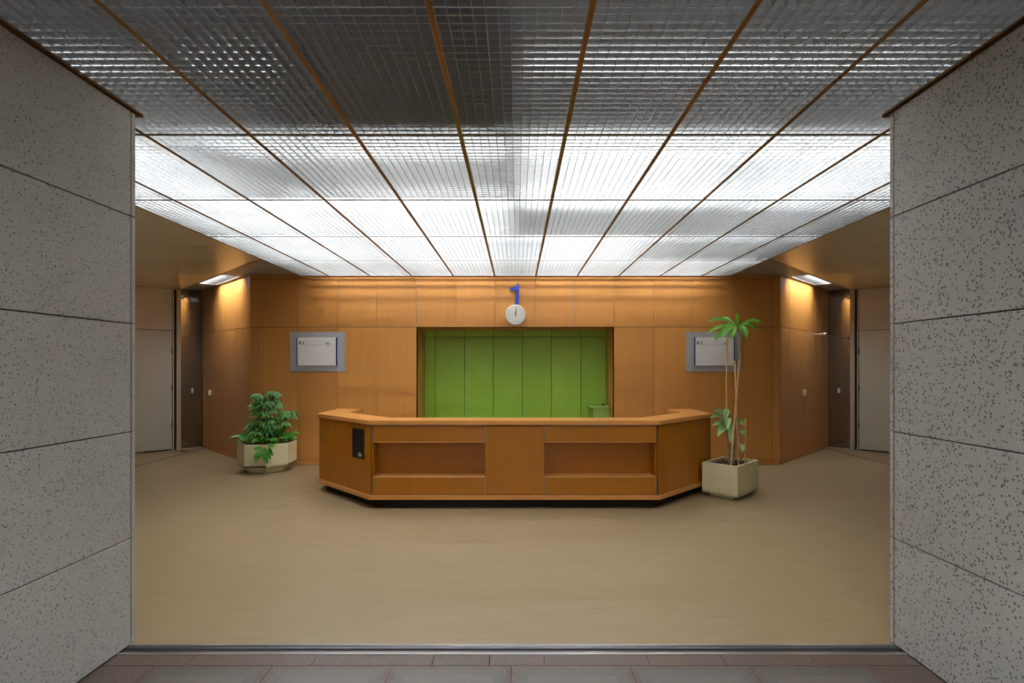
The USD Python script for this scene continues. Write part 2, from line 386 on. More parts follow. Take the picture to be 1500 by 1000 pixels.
# ------------------------------------------------------------------ angled timber walls, end walls, doors
for s in (-1, 1):
    F, E, side = diag(s), endw(s), SIDE[s]
    w = st(f'wall_{side}_angled', f'angled timber panelled wall of the {side} corridor', 'wall')
    obj('backing', box(0, 2.62, -0.12, -0.022, 0, 3.05, F=F), 'gap_brown', w)
    js = [0.0, 0.12, 0.72, 1.36, 1.83, 2.6] if s < 0 else [0.0, 0.06, 0.42, 1.31, 1.73, 2.2, 2.6]
    dk = 4 if s < 0 else 2                              # the strip that is a door leaf
    for k, (a, b) in enumerate(zip(js[:-1], js[1:])):
        obj('upper_panel', box(a + G, b - G, -0.022, 0, BAND + G, ZC + 0.02, 0.0015, F), 'wood', w)
        if k != dk:
            obj('lower_panel', box(a + G, b - G, -0.022, 0, 0.068, BAND - G, 0.0015, F), 'wood', w)
    t = st(f'baseboard_{side}_angled', f'low timber skirting along the {side} corridor wall', 'baseboard')
    for a, b in ((0.02, js[dk] - G), (js[dk + 1] + G, 2.6)):
        if b - a > 0.05:
            obj('board', box(a, b, -0.022, 0.006, 0.002, 0.062, 0.002, F), 'wood', t)
    d = st('door_1' if s < 0 else 'door_2', f'flush timber door with a cream knob in the {side} corridor panelling', 'door')
    obj('door_leaf', box(js[dk] + G, js[dk + 1] - G, -0.022, 0, 0.01, BAND - G, 0.0015, F), 'wood', d)
    ks = 2.04 if s < 0 else 1.107
    zk = 1.55 - 37 * (YW + ks * R2) / 788
    obj('knob', box(ks - 0.03, ks + 0.03, 0.0, 0.05, zk - 0.055, zk + 0.055, 0.012, F), 'knob_cream', d, label='cream door knob')

    # end wall: mirrored glass strip, post, tall painted door with panel above
    w = st(f'wall_{side}_end', f'painted end wall of the {side} corridor beside the tall door', 'wall')
    obj('post', box(0.372, 0.446, -0.05, 0.035, 0.0, ZC, 0.003, E), 'post_metal', w, label='pale vertical frame post')
    obj('shadow_gap', box(0.446, 0.478, -0.06, -0.03, 0.0, ZC, 0, E), 'dark_gap', w)
    obj('jamb', box(0.478, 0.505, -0.05, 0.012, 0.0, ZC, 0.002, E), 'post_metal', w)
    obj('jamb', box(1.412, 1.44, -0.05, 0.012, 0.0, ZC, 0.002, E), 'post_metal', w)
    obj('plaster', cat(box(1.44, 4.0, -0.1, 0.0, -0.02, 3.05, 0, E), box(-0.1, 4.0, -0.2, -0.1, -0.02, 3.6, 0, E)), 'plaster', w)
    obj('transom_panel', box(0.509, 1.408, -0.04, 0.0, 2.246, ZC - 0.003, 0.003, E), 'door_paint', w)
    g = st('window_1' if s < 0 else 'window_2', f'narrow dark mirrored glass strip at the end of the {side} corridor', 'window')
    obj('pane', box(0.0, 0.372, -0.03, -0.012, 0.0, ZC + 0.02, 0, E), 'mirror_glass', g)
    zk = 1.55 - 33 * 10.6 / 788
    obj('knob', box(0.16, 0.20, -0.012, 0.03, zk - 0.05, zk + 0.05, 0.01, E), 'knob_cream', g)
    obj('floor_rail', box(0.0, 0.372, -0.012, 0.0, 0.0, 0.012, 0.002, E), 'post_metal', g)
    d = st('door_3' if s < 0 else 'door_4', f'tall pale taupe flush door at the end of the {side} corridor', 'door')
    obj('door_leaf', box(0.512, 1.405, -0.04, 0.0, 0.022, 2.236, 0.003, E), 'door_paint', d)
    obj('door_sweep', box(0.54, 0.95, -0.03, 0.004, 0.003, 0.02, 0.001, E), 'rubber', d)
    for z in (0.47, 1.16, 1.86):
        obj('hinge', hull([E(0.508 + 0.011 * math.cos(q), 0.008 + 0.011 * math.sin(q), zz) for q in np.arange(8) * math.pi / 4 for zz in (z - 0.055, z + 0.055)]), 'hinge', d)
    t = st('trim_4' if s < 0 else 'trim_5', f'thin dark joint strip in the floor crossing the {side} corridor', 'trim')
    obj('strip', box(s * 5.945, s * 5.965, 3.2, 10.28, -0.01, 0.002), 'rubber', t)

# ------------------------------------------------------------------ louvred ceiling
HB = 0.033


def louvre_mesh(x0, x1, y0, y1):
    """An egg-crate of wedge-shaped blades, lower edges at ZC."""
    V, Fc = [], []
    T = np.array(trimesh.creation.box([1, 1, 1]).faces)
    bx = np.array(trimesh.creation.box([1, 1, 1]).vertices)

    def blade(p0, p1, axis, c):
        h = 0.0012 if axis == 1 else 0.0008
        v = np.zeros((8, 3))
        v[:, axis] = np.where(bx[:, axis] > 0, p1, p0)
        o = 1 - axis
        v[:, o] = c + np.sign(bx[:, o]) * h
        v[:, 2] = np.where(bx[:, 2] > 0, ZC + HB, ZC - (0.003 if axis == 1 else 0.0))
        Fc.append(T + len(V) * 8)
        V.append(v)
    nx, ny = max(1, round((x1 - x0) / 0.055)), max(1, round((y1 - y0) / 0.055))
    for k in range(nx + 1):
        blade(y0, y1, 1, x0 + (x1 - x0) * k / nx)
    for k in range(ny + 1):
        blade(x0, x1, 0, y0 + (y1 - y0) * k / ny)
    return trimesh.Trimesh(np.vstack(V), np.vstack(Fc), process=False)


ce = st('ceiling', 'metal egg-crate louvre ceiling with bronze runners', 'ceiling')
BW = 0.013
for r, (y0, y1) in enumerate(zip(ROWS[:-1], ROWS[1:])):
    XB = [-XE] + BAY + [XE] if y1 > 3.1 else BAY[1:-1]
    for a, b in zip(XB[:-1], XB[1:]):
        ya = 3.06 if (r == 4 and (b < -2.3 or a > 2.3)) else y0
        lp = obj('louvre_panel', louvre_mesh(a + BW, b - BW, ya + 0.012, y1 - 0.012), 'louvre', ce)
        if 2.0 < y0 < 6.1:
            n = max(1, round((b - a - 2 * BW) / 0.055))
            obj('blade_edges', cat(*[box(x - 0.0013, x + 0.0013, ya + 0.012, y1 - 0.012, ZC - 0.0045, ZC - 0.003) for x in np.linspace(a + BW, b - BW, n + 1)[1:-1]]), 'edge_gray', lp, kind='stuff')
for x in BAY:
    obj('runner', box(x - BW, x + BW, -3.4 if abs(x) < 2.2 else 3.06, YW, ZC - 0.006, ZC + 0.045, 0.002), 'brown_bar', ce)
for y in ROWS[1:-1]:
    h = XE if y > 3.1 else 2.31
    obj('cross_bar', box(-h, h, y - 0.011, y + 0.011, ZC - 0.003, ZC + 0.034, 0.001), 'dark_bar', ce)
obj('wall_bar', box(-XE, XE, YW - 0.011, YW + 0.008, ZC - 0.004, ZC + 0.03), 'brown_bar', ce)
for s in (-1, 1):
    obj('edge_bar', box(s * (XE - 0.012), s * (XE + 0.004), 3.06, YW, ZC - 0.005, ZC + 0.06), 'brown_bar', ce)
pl = st('ceiling_void', 'pale painted slab and upstands above the louvres', 'ceiling')
obj('slab', box(-9, 9, -3.6, 11.6, 3.55, 3.65), 'plenum_white', pl)
for s in (-1, 1):
    obj('upstand', box(s * (XE + 0.006), s * (XE + 0.05), 3.06, YW + 0.1, ZC + 0.06, 3.55), 'plenum_white', pl)
    obj('upstand', box(s * 2.33, s * 2.36, -3.4, 2.95, 2.994, 3.55), 'plenum_white', pl)
obj('upstand', box(-XE - 0.05, XE + 0.05, YW + 0.03, YW + 0.1, ZC + 0.04, 3.55), 'plenum_white', pl)
obj('downstand', box(-2.33, 2.33, 1.93, 1.98, 3.07, 3.55), 'plenum_white', pl)
for y in (3.46, 4.70, 6.02, 7.34):
    obj('downstand', box(-XE, XE, y - 0.02, y + 0.02, 3.11 if y < 4 else 3.07, 3.55), 'plenum_white', pl)
obj('divider', box(-0.012, 0.012, 2.1, YW, 3.12, 3.55), 'plenum_white', pl)

# corridor soffits of tan metal panels, and the grey tray that holds the corridor lights
for s in (-1, 1):
    side = SIDE[s]
    so = st(f'ceiling_{side}', f'satin tan metal panel soffit over the {side} side of the lobby', 'ceiling')
    k = 7.265 - 3.06
    P = Polygon([(s * (XE + 0.006), 3.06), (s * (XE + 0.006), 7.265), (s * 6.338, 10.173), (s * 8.6, 7.911), (s * 8.6, 3.06)])
    ys = [3.06, 4.2, 5.34, 6.45, 7.55, 8.41, 11]
    for a, b in zip(ys[:-1], ys[1:]):
        Q = P.intersection(sbox(-10, a + 0.003, 10, b - 0.003))
        obj('metal_panel', prism(Q, ZC, ZC + 0.02), 'tan_metal', so)
    obj('backing', prism(P, ZC + 0.022, ZC + 0.04), 'gap_brown', so)
    F = diag(s)
    # bronze lip along the tray
    L0 = np.array([s * (XE + 0.006), 7.265]); L1 = np.array([s * 6.338, 10.173])
    Fl = frame(L0, (s * R2, R2), (s * R2, -R2))
    ln = float(np.linalg.norm(L1 - L0))
    obj('lip', cat(box(0, ln, -0.012, 0.0, ZC - 0.004, ZC + 0.04, 0.001, Fl), box(0, ln, 0.012, 0.022, ZC - 0.003, ZC + 0.001, 0, Fl)), 'brown_bar', so)
    tr = st(f'ceiling_tray_{side}', f'flat grey ceiling strip along the {side} corridor wall', 'ceiling')
    P = Polygon([(s * (XE + 0.006), 7.25), (s * (XE + 0.006), YW), (s * HW, YW), (s * (HW + 2.6 * R2), YW + 2.6 * R2), (s * 6.338, 10.173)])
    hole = Polygon([F(a, b, 0)[:2] for a, b in ((0.30, 0.05), (1.60, 0.05), (1.60, 0.345), (0.30, 0.345))])
    fr = lambda pts: Polygon([F(a, b, 0)[:2] for a, b in pts])
    for piece in (fr(((-3, -1.5), (0.30, -1.5), (0.30, 1.6), (-3, 1.6))), fr(((1.60, -0.2), (4, -0.2), (4, 0.6), (1.60, 0.6))), fr(((0.30, -0.2), (1.60, -0.2), (1.60, 0.05), (0.30, 0.05))), fr(((0.30, 0.345), (1.60, 0.345), (1.60, 0.6), (0.30, 0.6)))):
        obj('tray', prism(P.intersection(piece), ZC + 0.02, ZC + 0.035), 'strip_gray', tr)
    lt = thing('recessed_light', f'long recessed louvred light over the {side} corridor wall', 'ceiling light', tuple(F(0.95, 0.2, ZC + 0.02)), group=None)
    obj('housing', cat(box(0.30, 1.60, 0.05, 0.06, ZC + 0.02, ZC + 0.15, 0, F), box(0.30, 1.60, 0.335, 0.345, ZC + 0.02, ZC + 0.15, 0, F), box(0.30, 0.31, 0.05, 0.345, ZC + 0.02, ZC + 0.15, 0, F),
                       box(1.59, 1.60, 0.05, 0.345, ZC + 0.02, ZC + 0.15, 0, F), box(0.30, 1.60, 0.05, 0.345, ZC + 0.15, ZC + 0.16, 0, F)), 'reflector_white', lt)
    for b in (0.22, 0.305):
        obj('tube', tube([F(a, b, ZC + 0.085) for a in (0.36, 0.9, 1.54)], 0.013, 8), 'tube_corridor', lt, smooth=True)
    bl = [box(a - 0.001, a + 0.001, 0.06, 0.335, ZC + 0.022, ZC + 0.055, 0, F) for a in np.arange(0.35, 1.59, 0.06)]
    obj('louvre', cat(*bl), 'light_blade', lt)

# ------------------------------------------------------------------ fluorescent luminaires in the ceiling void
T0 = 0.32                                                # tube height above the louvres' lower edge


def luminaire(x, y, kind, where):
    """kind: 'wide' a tube under a broad white reflector, 'batten' a bare tube on a narrow spine."""
    label = f'{"broad lit fluorescent luminaire" if kind == "wide" else "broad bright fluorescent luminaire" if kind in ("wide_bright", "wide_hall") else "broad dim fluorescent luminaire" if kind == "low" else ("slim dim fluorescent batten" if kind == "batten" else "slim bright fluorescent tube")} above the louvres, {where}'
    g = 'broad lamps above the louvre ceiling' if kind == 'wide' else 'dim broad lamps above the louvre ceiling' if kind == 'low' else 'lamps above the granite passage' if kind == 'wide_hall' else 'brighter broad lamps above the louvre ceiling' if kind == 'wide_bright' else 'dim lamps above the nearest louvres' if kind == 'batten' else 'lamps above the louvres by the timber wall'
    if kind in protos:
        return copy_of(protos[kind], (x, y, ZC + T0), label, g)
    z = ZC + T0
    if kind[:4] == 'wide' or kind == 'low':
        t = thing('ceiling_luminaire' if kind == 'wide' else 'dim_luminaire' if kind == 'low' else 'passage_luminaire' if kind == 'wide_hall' else 'bright_luminaire', label, 'ceiling light', (x, y, z), g)
        obj('reflector', box(x - 0.76, x + 0.76, y - 0.5, y + 0.5, z + 0.09, z + 0.10), 'reflector_white', t)
        ty = (-0.25, 0.25)
    else:
        t = thing('lamp_batten' if kind == 'batten' else 'tube_luminaire', label, 'ceiling light', (x, y, z), g)
        obj('spine', box(x - 0.76, x + 0.76, y - 0.12, y + 0.12, z + 0.05, z + 0.09), 'hinge', t)
        ty = (0.0,)
    for d in ty:
        obj('tube', tube([(x - 0.74, y + d, z), (x, y + d, z), (x + 0.74, y + d, z)], 0.016, 10), 'tube_dim' if kind == 'batten' else 'tube_lit' if kind == 'wide' else 'tube_low' if kind == 'low' else 'tube_medium' if kind == 'wide_bright' else 'tube_bright', t, smooth=True)
        for q in (-1, 1):
            obj('lamp_holder', box(x + q * 0.74, x + q * 0.76, y + d - 0.02, y + d + 0.02, z - 0.03, z + 0.09), 'white_paint', t)
    protos[kind] = t


protos = {}
POS = {-2.75: 'far left', -2.42: 'far left', -2.15: 'far left', -2.32: 'far left', -0.79: 'left of centre', 0.79: 'right of centre', 2.32: 'far right', -0.82: 'left of centre', 0.82: 'right of centre', 2.42: 'far right'}
LAMPS = [('batten', 3.10, 'nearest the granite passage', (-2.15, 0.82, 2.42)), ('wide', 4.05, 'second lamp row', (-2.75, 0.82, 2.42)), ('low', 4.05, 'second lamp row', (-0.82,)), ('low', 5.36, 'third lamp row', (0.82, 2.42)), ('low', 6.68, 'fourth lamp row', (2.42,)), ('wide_bright', 5.36, 'third lamp row', (-2.42, -0.82)),
         ('wide_bright', 6.68, 'fourth lamp row', (-2.42, -0.82, 0.82)), ('line', 8.28, 'lamp row by the timber wall', (-2.32, -0.79, 0.79, 2.32))]
for kind, y, nm, row in LAMPS:
    for x in row:
        luminaire(x, y, kind, f'{nm}, {POS[x]}')
for k, y in enumerate((0.2, -1.1, -2.4)):
    for x in (-0.82, 0.82):
        luminaire(x, y, 'wide_hall', f'{("first", "second", "third")[k]} passage row, {POS[x]}')

# ------------------------------------------------------------------ reception counter
CT = thing('reception_counter', 'long angular beech reception counter with two shelf niches facing the lobby', 'counter', (0, 6.7, 0))
OUT = [(-2.5, 7.58), (-2.5, 6.79), (-1.593, 5.88), (1.593, 5.88), (2.5, 6.79), (2.5, 7.58)]
from shapely.geometry import LineString


def ring(d0, d1):
    """The band between offsets d0 and d1 inside the counter's outline."""
    L = LineString(OUT)

    def off(d):
        return [tuple(p) for p in L.parallel_offset(d, 'right' if False else 'left', join_style=2, mitre_limit=5).coords] if d > 0 else OUT
    a, b = off(d0), off(d1)
    if a[0][0] > 0:
        a = a[::-1]
    if b[0][0] > 0:
        b = b[::-1]
    return Polygon(list(a) + list(b)[::-1])


ZT, ZN = 0.969, 0.921
top = prism(ring(0.0, 0.36), ZN, ZT)
obj('counter_top', prism(ring(0.0, 0.36), ZN + 0.004, ZT - 0.004), 'wood_across', CT)
obj('counter_top_edge', cat(prism(ring(0.004, 0.356), ZT - 0.0045, ZT), prism(ring(0.004, 0.356), ZN, ZN + 0.0045)), 'wood_across', CT)
obj('bottom_rail', prism(ring(0.0, 0.33), 0.103, 0.146), 'wood_across', CT)
obj('plinth', prism(ring(0.11, 0.30), 0.0, 0.103), 'dark_gap', CT)
obj('carcass', cat(prism(ring(0.27, 0.31), 0.146, ZN), prism(ring(0.03, 0.30), 0.146, 0.154), prism(ring(0.04, 0.30), ZN - 0.008, ZN)), 'wood_counter', CT)
# front bays
YF = 5.908
for s in (-1, 1):
    a, b = (s * 0.325, s * 1.557)
    lo, hi = min(a, b), max(a, b)
    obj('upper_panel', box(lo + 0.006, hi - 0.006, YF, YF + 0.02, 0.735, 0.908, 0.002), 'wood_counter', CT)
    obj('lower_panel', box(lo + 0.006, hi - 0.006, YF, YF + 0.02, 0.158, 0.338, 0.002), 'wood_counter', CT)
    obj('niche_shelf', box(lo, hi, YF - 0.002, YF + 0.22, 0.339, 0.352, 0.003), 'wood_across', CT)
    obj('niche_head', box(lo, hi, YF - 0.001, YF + 0.22, 0.724, 0.734, 0.002), 'wood_across', CT)
    obj('niche_back', box(lo, hi, YF + 0.20, YF + 0.222, 0.352, 0.724), 'wood_counter', CT)
    for x in (lo, hi):
        obj('niche_side', box(x - 0.006, x + 0.006, YF + 0.004, YF + 0.22, 0.158, 0.908), 'wood_counter', CT)
        obj('joint_strip', box(x - 0.0045, x + 0.0045, YF - 0.001, YF + 0.006, 0.155, 0.340), 'alu_line', CT)
        obj('joint_strip', box(x - 0.0045, x + 0.0045, YF - 0.001, YF + 0.006, 0.733, 0.912), 'alu_line', CT)
    obj('rail_joint', box(lo, hi, YF + 0.006, YF + 0.012, 0.909, 0.914), 'alu_line', CT)
    obj('rail_joint', box(lo, hi, YF + 0.006, YF + 0.012, 0.150, 0.157), 'alu_line', CT)
obj('centre_panel', box(-0.319, 0.319, YF, YF + 0.02, 0.158, 0.908, 0.002), 'wood_counter', CT)
# angled and side panels
for s in (-1, 1):
    A = np.array([s * 1.593, 5.88])
    Fd = frame(A, (s * R2, R2), (s * R2, -R2))
    ln = 0.907 * math.sqrt(2)
    cuts = [0.022, 0.12, 0.53, 0.93, ln - 0.012]
    for k, (a, b) in enumerate(zip(cuts[:-1], cuts[1:])):
        nm = 'corner_post' if k == 0 else 'angled_panel'
        obj(nm, box(a + (0 if k == 0 else 0.0015), b - 0.0015, -0.05, -0.028, 0.152, 0.914, 0.002, Fd), 'wood_counter', CT)
    Fs = frame((s * 2.5, 6.79), (0, 1), (s, 0))
    obj('side_panel', box(0.006, 0.78, -0.05, -0.028, 0.152, 0.914, 0.002, Fs), 'wood_counter', CT)
    obj('end_panel', box(s * 2.19, s * 2.47, 7.55, 7.572, 0.152, 0.914, 0.002), 'wood_counter', CT)

# black notice plate on the left angled face
Fd = frame((-1.593, 5.88), (-R2, R2), (-R2, -R2))
np_t = thing('notice_plate', 'black rectangular plate with white figures on the left angled face of the counter', 'sign', tuple(Fd(0.31, -0.028, 0.75)))
obj('plate', box(0.145, 0.405, -0.0275, -0.018, 0.527, 0.858, 0.003, Fd), 'black_panel', np_t)


def lettering(text, h, F, a, b, z, rev=False, depth=0.0015, bold=True):
    m = meshkit.text_mesh(text, h, depth, bold)
    v = np.array(m.vertices)
    sgn = -1 if rev else 1
    w = np.array([F(a + sgn * x, b + zz, z + y) for x, y, zz in v])
    m = trimesh.Trimesh(w, m.faces, process=False)
    if m.volume < 0:
        m.invert()
    return m


obj('figures', lettering('06', 0.042, Fd, 0.262, -0.018, 0.548, rev=True), 'white_paint', np_t)

# ------------------------------------------------------------------ wall signs, clock, numeral
FW = frame((0, YW), (1, 0), (0, -1))                   # a = x, b = out of the wall


def sign(cx, label, group):
    cz = 1.801
    t = thing('wall_sign', label, 'sign', (cx, YW, cz), None)
    obj('back_plate', box(cx - 0.442, cx + 0.442, 0.0015, 0.02, cz - 0.317, cz + 0.317, 0.003, FW), 'sign_gray', t)
    obj('white_board', box(cx - 0.305, cx + 0.305, 0.022, 0.05, cz - 0.222, cz + 0.225, 0.003, FW), 'sign_white', t)
    for q in (-1, 1):
        obj('edge_profile', box(cx + q * 0.305, cx + q * 0.320, 0.02, 0.048, cz - 0.224, cz + 0.226, 0.002, FW), 'navy', t)
    obj('lettering', lettering('B 1', 0.045, FW, cx - 0.285, 0.0505, cz + 0.118, bold=True), 'ink', t)
    obj('rule_line', cat(box(cx - 0.26, cx + 0.13, 0.0502, 0.0512, cz + 0.106, cz + 0.110, 0, FW), box(cx - 0.2, cx + 0.1, 0.0502, 0.0512, cz + 0.160, cz + 0.162, 0, FW)), 'faint_line', t)
    ex = []
    for k in range(9):
        q0, q1 = math.radians(15 + 150 * k / 9), math.radians(15 + 150 * (k + 1) / 9)
        ro, ri = 0.036, 0.027
        ex.append(hull([FW(cx + 0.17 + r * math.cos(q) * 1.0, b, cz + 0.118 + r * 0.75 * math.sin(q)) for r in (ro, ri) for q in (q0, q1) for b in (0.0505, 0.052)]))
    ex.append(box(cx + 0.160, cx + 0.185, 0.0505, 0.052, cz + 0.118, cz + 0.126, 0, FW))
    ex.append(box(cx + 0.158, cx + 0.178, 0.0505, 0.052, cz + 0.100, cz + 0.108, 0, FW))
    ex.append(box(cx + 0.190, cx + 0.206, 0.0505, 0.052, cz + 0.112, cz + 0.122, 0, FW))
    obj('emblem', cat(*ex), 'ink', t)
    return t


s0 = sign(-3.158, 'grey framed white information board above the octagonal planter', None)
copy_of(s0, (3.170, YW, 1.801), 'grey framed white information board behind the tall plant crown')

ck = thing('wall_clock', 'round white wall clock below the blue numeral', 'clock', (0.005, YW, 2.387))
cx, cz = 0.005, 2.387
obj('case', disc((cx, cz), 0.162, YW - 0.055, YW - 0.001), 'sign_white', ck, smooth=30)
obj('dial', disc((cx, cz), 0.149, YW - 0.057, YW - 0.0545, bevel=0.001), 'white_paint', ck)
tk = []
for k in range(12):
    q = math.radians(30 * k)
    r0, r1 = (0.09, 0.142) if k % 3 == 0 else (0.115, 0.142)
    u = np.array([math.sin(q), math.cos(q)]); n = np.array([u[1], -u[0]]) * 0.0016
    tk.append(hull([[cx + u[0] * r + sg * n[0], y, cz + u[1] * r + sg * n[1]] for r in (r0, r1) for sg in (-1, 1) for y in (YW - 0.0584, YW - 0.0568)]))
obj('hour_marks', cat(*tk), 'clock_tick', ck)


def hand(deg, r0, r1, w, y):
    q = math.radians(deg)
    u = np.array([math.sin(q), math.cos(q)]); n = np.array([u[1], -u[0]])
    return hull([[cx + u[0] * r + sg * n[0] * ww, yy, cz + u[1] * r + sg * n[1] * ww] for r, ww in ((r0, w), (r1, w * 0.55)) for sg in (-1, 1) for yy in (y, y - 0.0015)])


obj('hour_hand', hand(5, -0.03, 0.085, 0.0075, YW - 0.060), 'clock_ink', ck)
obj('minute_hand', hand(9, -0.03, 0.135, 0.0045, YW - 0.063), 'clock_ink', ck)

nx, nz = 0.0, 2.555
pts = [(0.058, 0.0), (0.058, 0.327), (0.026, 0.327), (0.018, 0.305), (0.0, 0.285), (-0.02, 0.272), (-0.052, 0.268), (-0.084, 0.266), (-0.084, 0.224), (-0.003, 0.224), (-0.003, 0.0)]
m = trimesh.creation.extrude_polygon(Polygon(pts).buffer(-0.001), 0.028, engine='earcut')
v = np.array(m.vertices)
m = trimesh.Trimesh(np.stack([v[:, 0] + nx, YW - 0.012 - 0.028 + v[:, 2], v[:, 1] + nz], 1), m.faces, process=False)
if m.volume < 0:
    m.invert()
nt = thing('wall_numeral', 'large blue numeral 1 on the timber wall above the clock', 'sign', (nx, YW, nz))
obj('figure', m, 'blue', nt)
for q in (0.05, 0.25):
    obj('standoff', box(0.02, 0.035, YW - 0.013, YW, nz + q, nz + q + 0.015), 'alu_line', nt)

# low pale green cabinet in the alcove
cb = thing('green_cabinet', 'low pale green cabinet in the right corner of the green alcove', 'cabinet', (1.42, 9.1, 0))
obj('body', box(1.30, 1.57, 8.98, 9.32, 0.0, 0.872, 0.004), 'cabinet_green', cb)
obj('cabinet_top', box(1.245, 1.575, 8.96, 9.325, 0.874, 0.90, 0.004), 'cabinet_green', cb)
ha = thing('tap', 'tiny dark tap standing on the pale green cabinet', 'tap', (1.50, 9.12, 0.9))
obj('spout', tube([(1.50, 9.12, 0.9), (1.50, 9.12, 0.925), (1.485, 9.09, 0.935), (1.47, 9.06, 0.925)], 0.008, 6), 'rubber', ha)

# detector arm on the right corridor wall, door stops on the floor
F = diag(1)
sa, za = 1.752, 1.55 + 48 * 9.838 / 788
ar = thing('wall_detector', 'short chrome rod detector projecting from the right corridor wall', 'detector', tuple(F(sa, 0, za)))
obj('wall_plate', tube([F(sa, 0.0, za), F(sa, 0.008, za), F(sa, 0.016, za)], [0.034, 0.034, 0.026], 14), 'chrome', ar, smooth=40)
obj('rod', tube([F(sa, 0.016, za), F(sa, 0.08, za + 0.004), F(sa, 0.13, za + 0.004)], 0.014, 10), 'chrome', ar, smooth=40)
obj('head', tube([F(sa, 0.12, za + 0.004), F(sa, 0.14, za + 0.004), F(sa, 0.185, za + 0.006), F(sa, 0.20, za + 0.006)], [0.02, 0.03, 0.03, 0.02], 12), 'chrome', ar, smooth=40)
for k, (x, y) in enumerate(((-6.16, 9.93), (-6.10, 9.96))):
    ds = thing('door_stop', f'small brass door stop on the floor by the left end door, {"left" if k == 0 else "right"} of the pair', 'door stop', (x, y, 0))
    obj('stud', tube([(x, y, 0), (x, y, 0.012), (x, y, 0.022)], [0.024, 0.024, 0.012], 12), 'brass', ds, smooth=40)


# ------------------------------------------------------------------ plants
def leaf_blade(base, direction, length, width, droop, n=7, roll=0.0, heart=False, fold=0.18, lean=0.0):
    """One leaf: a curved blade with a folded midrib and real thickness."""
    d = np.array(direction, float); d /= np.linalg.norm(d)
    side = np.cross(d, [0, -lean, 1.0]); side /= np.linalg.norm(side) + 1e-9
    up = np.cross(side, d)
    side, up = side * math.cos(roll) + up * math.sin(roll), up * math.cos(roll) - side * math.sin(roll)
    p = np.array(base, float)
    rows = []
    for i in range(n + 1):
        t_ = i / n
        w = width * (math.sin(math.pi * min(1, (t_ * 0.9 + 0.1)) ** (0.75 if heart else 0.9)) ** (0.8 if heart else 0.9)) * 0.5
        if i == n:
            w = width * 0.015
        e = up * (fold * w)
        rows.append([p - side * w + e, p.copy(), p + side * w + e])
        step = length / n
        dd = d + np.array([0, 0, -1.0]) * droop * t_
        dd /= np.linalg.norm(dd)
        p = p + dd * step
    v = np.array(rows).reshape(-1, 3)
    f = []
    for i in range(n):
        for j in range(2):
            A, B, C, D = i * 3 + j, i * 3 + j + 1, (i + 1) * 3 + j + 1, (i + 1) * 3 + j
            f += [[A, B, C], [A, C, D]]
    m = len(v)
    v2 = v - up * 0.0012
    f2 = [[c + m, b + m, a + m] for a, b, c in f]
    V = np.vstack([v, v2])
    V[:, 1] -= max(0.0, V[:, 1].max() - 8.55)
    return trimesh.Trimesh(V, np.array(f + f2), process=False)


def octagon(c, h):
    k = h * math.tan(math.pi / 8)
    return Polygon([(c[0] + x, c[1] + y) for x, y in ((k, -h), (h, -k), (h, k), (k, h), (-k, h), (-h, k), (-h, -k), (-k, -h))])


# left: octagonal planter with a schefflera over trailing pothos
rg = random.Random(11)
pc = (-3.76, 8.16)
pp = thing('potted_plant', 'octagonal cream planter with bushy umbrella plant and trailing vine', 'potted plant', (pc[0], pc[1], 0))
ZP = 0.429


def octa_prism(c, h0, z0, h1, z1):
    a = np.array(octagon(c, h0).exterior.coords)[:-1]; b = np.array(octagon(c, h1).exterior.coords)[:-1]
    return hull([(x, y, z0) for x, y in a] + [(x, y, z1) for x, y in b])


body = cat(prism(octagon(pc, 0.38).difference(octagon(pc, 0.345)), 0.101, ZP - 0.003), prism(octagon(pc, 0.378).difference(octagon(pc, 0.347)), ZP - 0.004, ZP), octa_prism(pc, 0.38, 0.099, 0.38, 0.12))
obj('planter', body, 'planter_cream', pp)
obj('plinth', octa_prism(pc, 0.285, 0.0, 0.335, 0.099), 'planter_cream', pp)
obj('soil', octa_prism(pc, 0.344, 0.13, 0.344, 0.385), 'soil', pp)
umb = obj('stem', cat(tube([(pc[0] - 0.03, pc[1], 0.38), (pc[0] - 0.05, pc[1] + 0.01, 0.75), (pc[0] - 0.04, pc[1], 1.10)], [0.014, 0.012, 0.007]),
                      tube([(pc[0] + 0.06, pc[1] - 0.04, 0.38), (pc[0] + 0.05, pc[1] - 0.03, 0.7), (pc[0] + 0.04, pc[1] - 0.02, 1.14)], [0.014, 0.012, 0.007]),
                      tube([(pc[0] + 0.1, pc[1] + 0.05, 0.38), (pc[0] + 0.15, pc[1] + 0.04, 0.6), (pc[0] + 0.2, pc[1] + 0.02, 0.82)], [0.012, 0.010, 0.006])), 'stem_green', pp)


def umbrella_leaf(hub, out, stalk, size, count):
    """A palmate leaf: a stalk and drooping leaflets around its tip."""
    out = np.array(out, float); out /= np.linalg.norm(out)
    tip = np.array(hub) + out * stalk + np.array([0, 0, stalk * 0.25])
    ms = [tube([hub, (np.array(hub) + tip) / 2 + [0, 0, 0.01], tip], [0.004, 0.003, 0.0025], 5)]
    for k in range(count):
        q = 2 * math.pi * k / count + rg.uniform(-0.2, 0.2)
        d = np.array([math.cos(q), math.sin(q), rg.uniform(-0.7, -0.1)]) + out * 0.35
        ms.append(leaf_blade(tip, d, size * rg.uniform(0.85, 1.15), size * 0.36, 1.2, 5, lean=0.5))
    return cat(*ms)


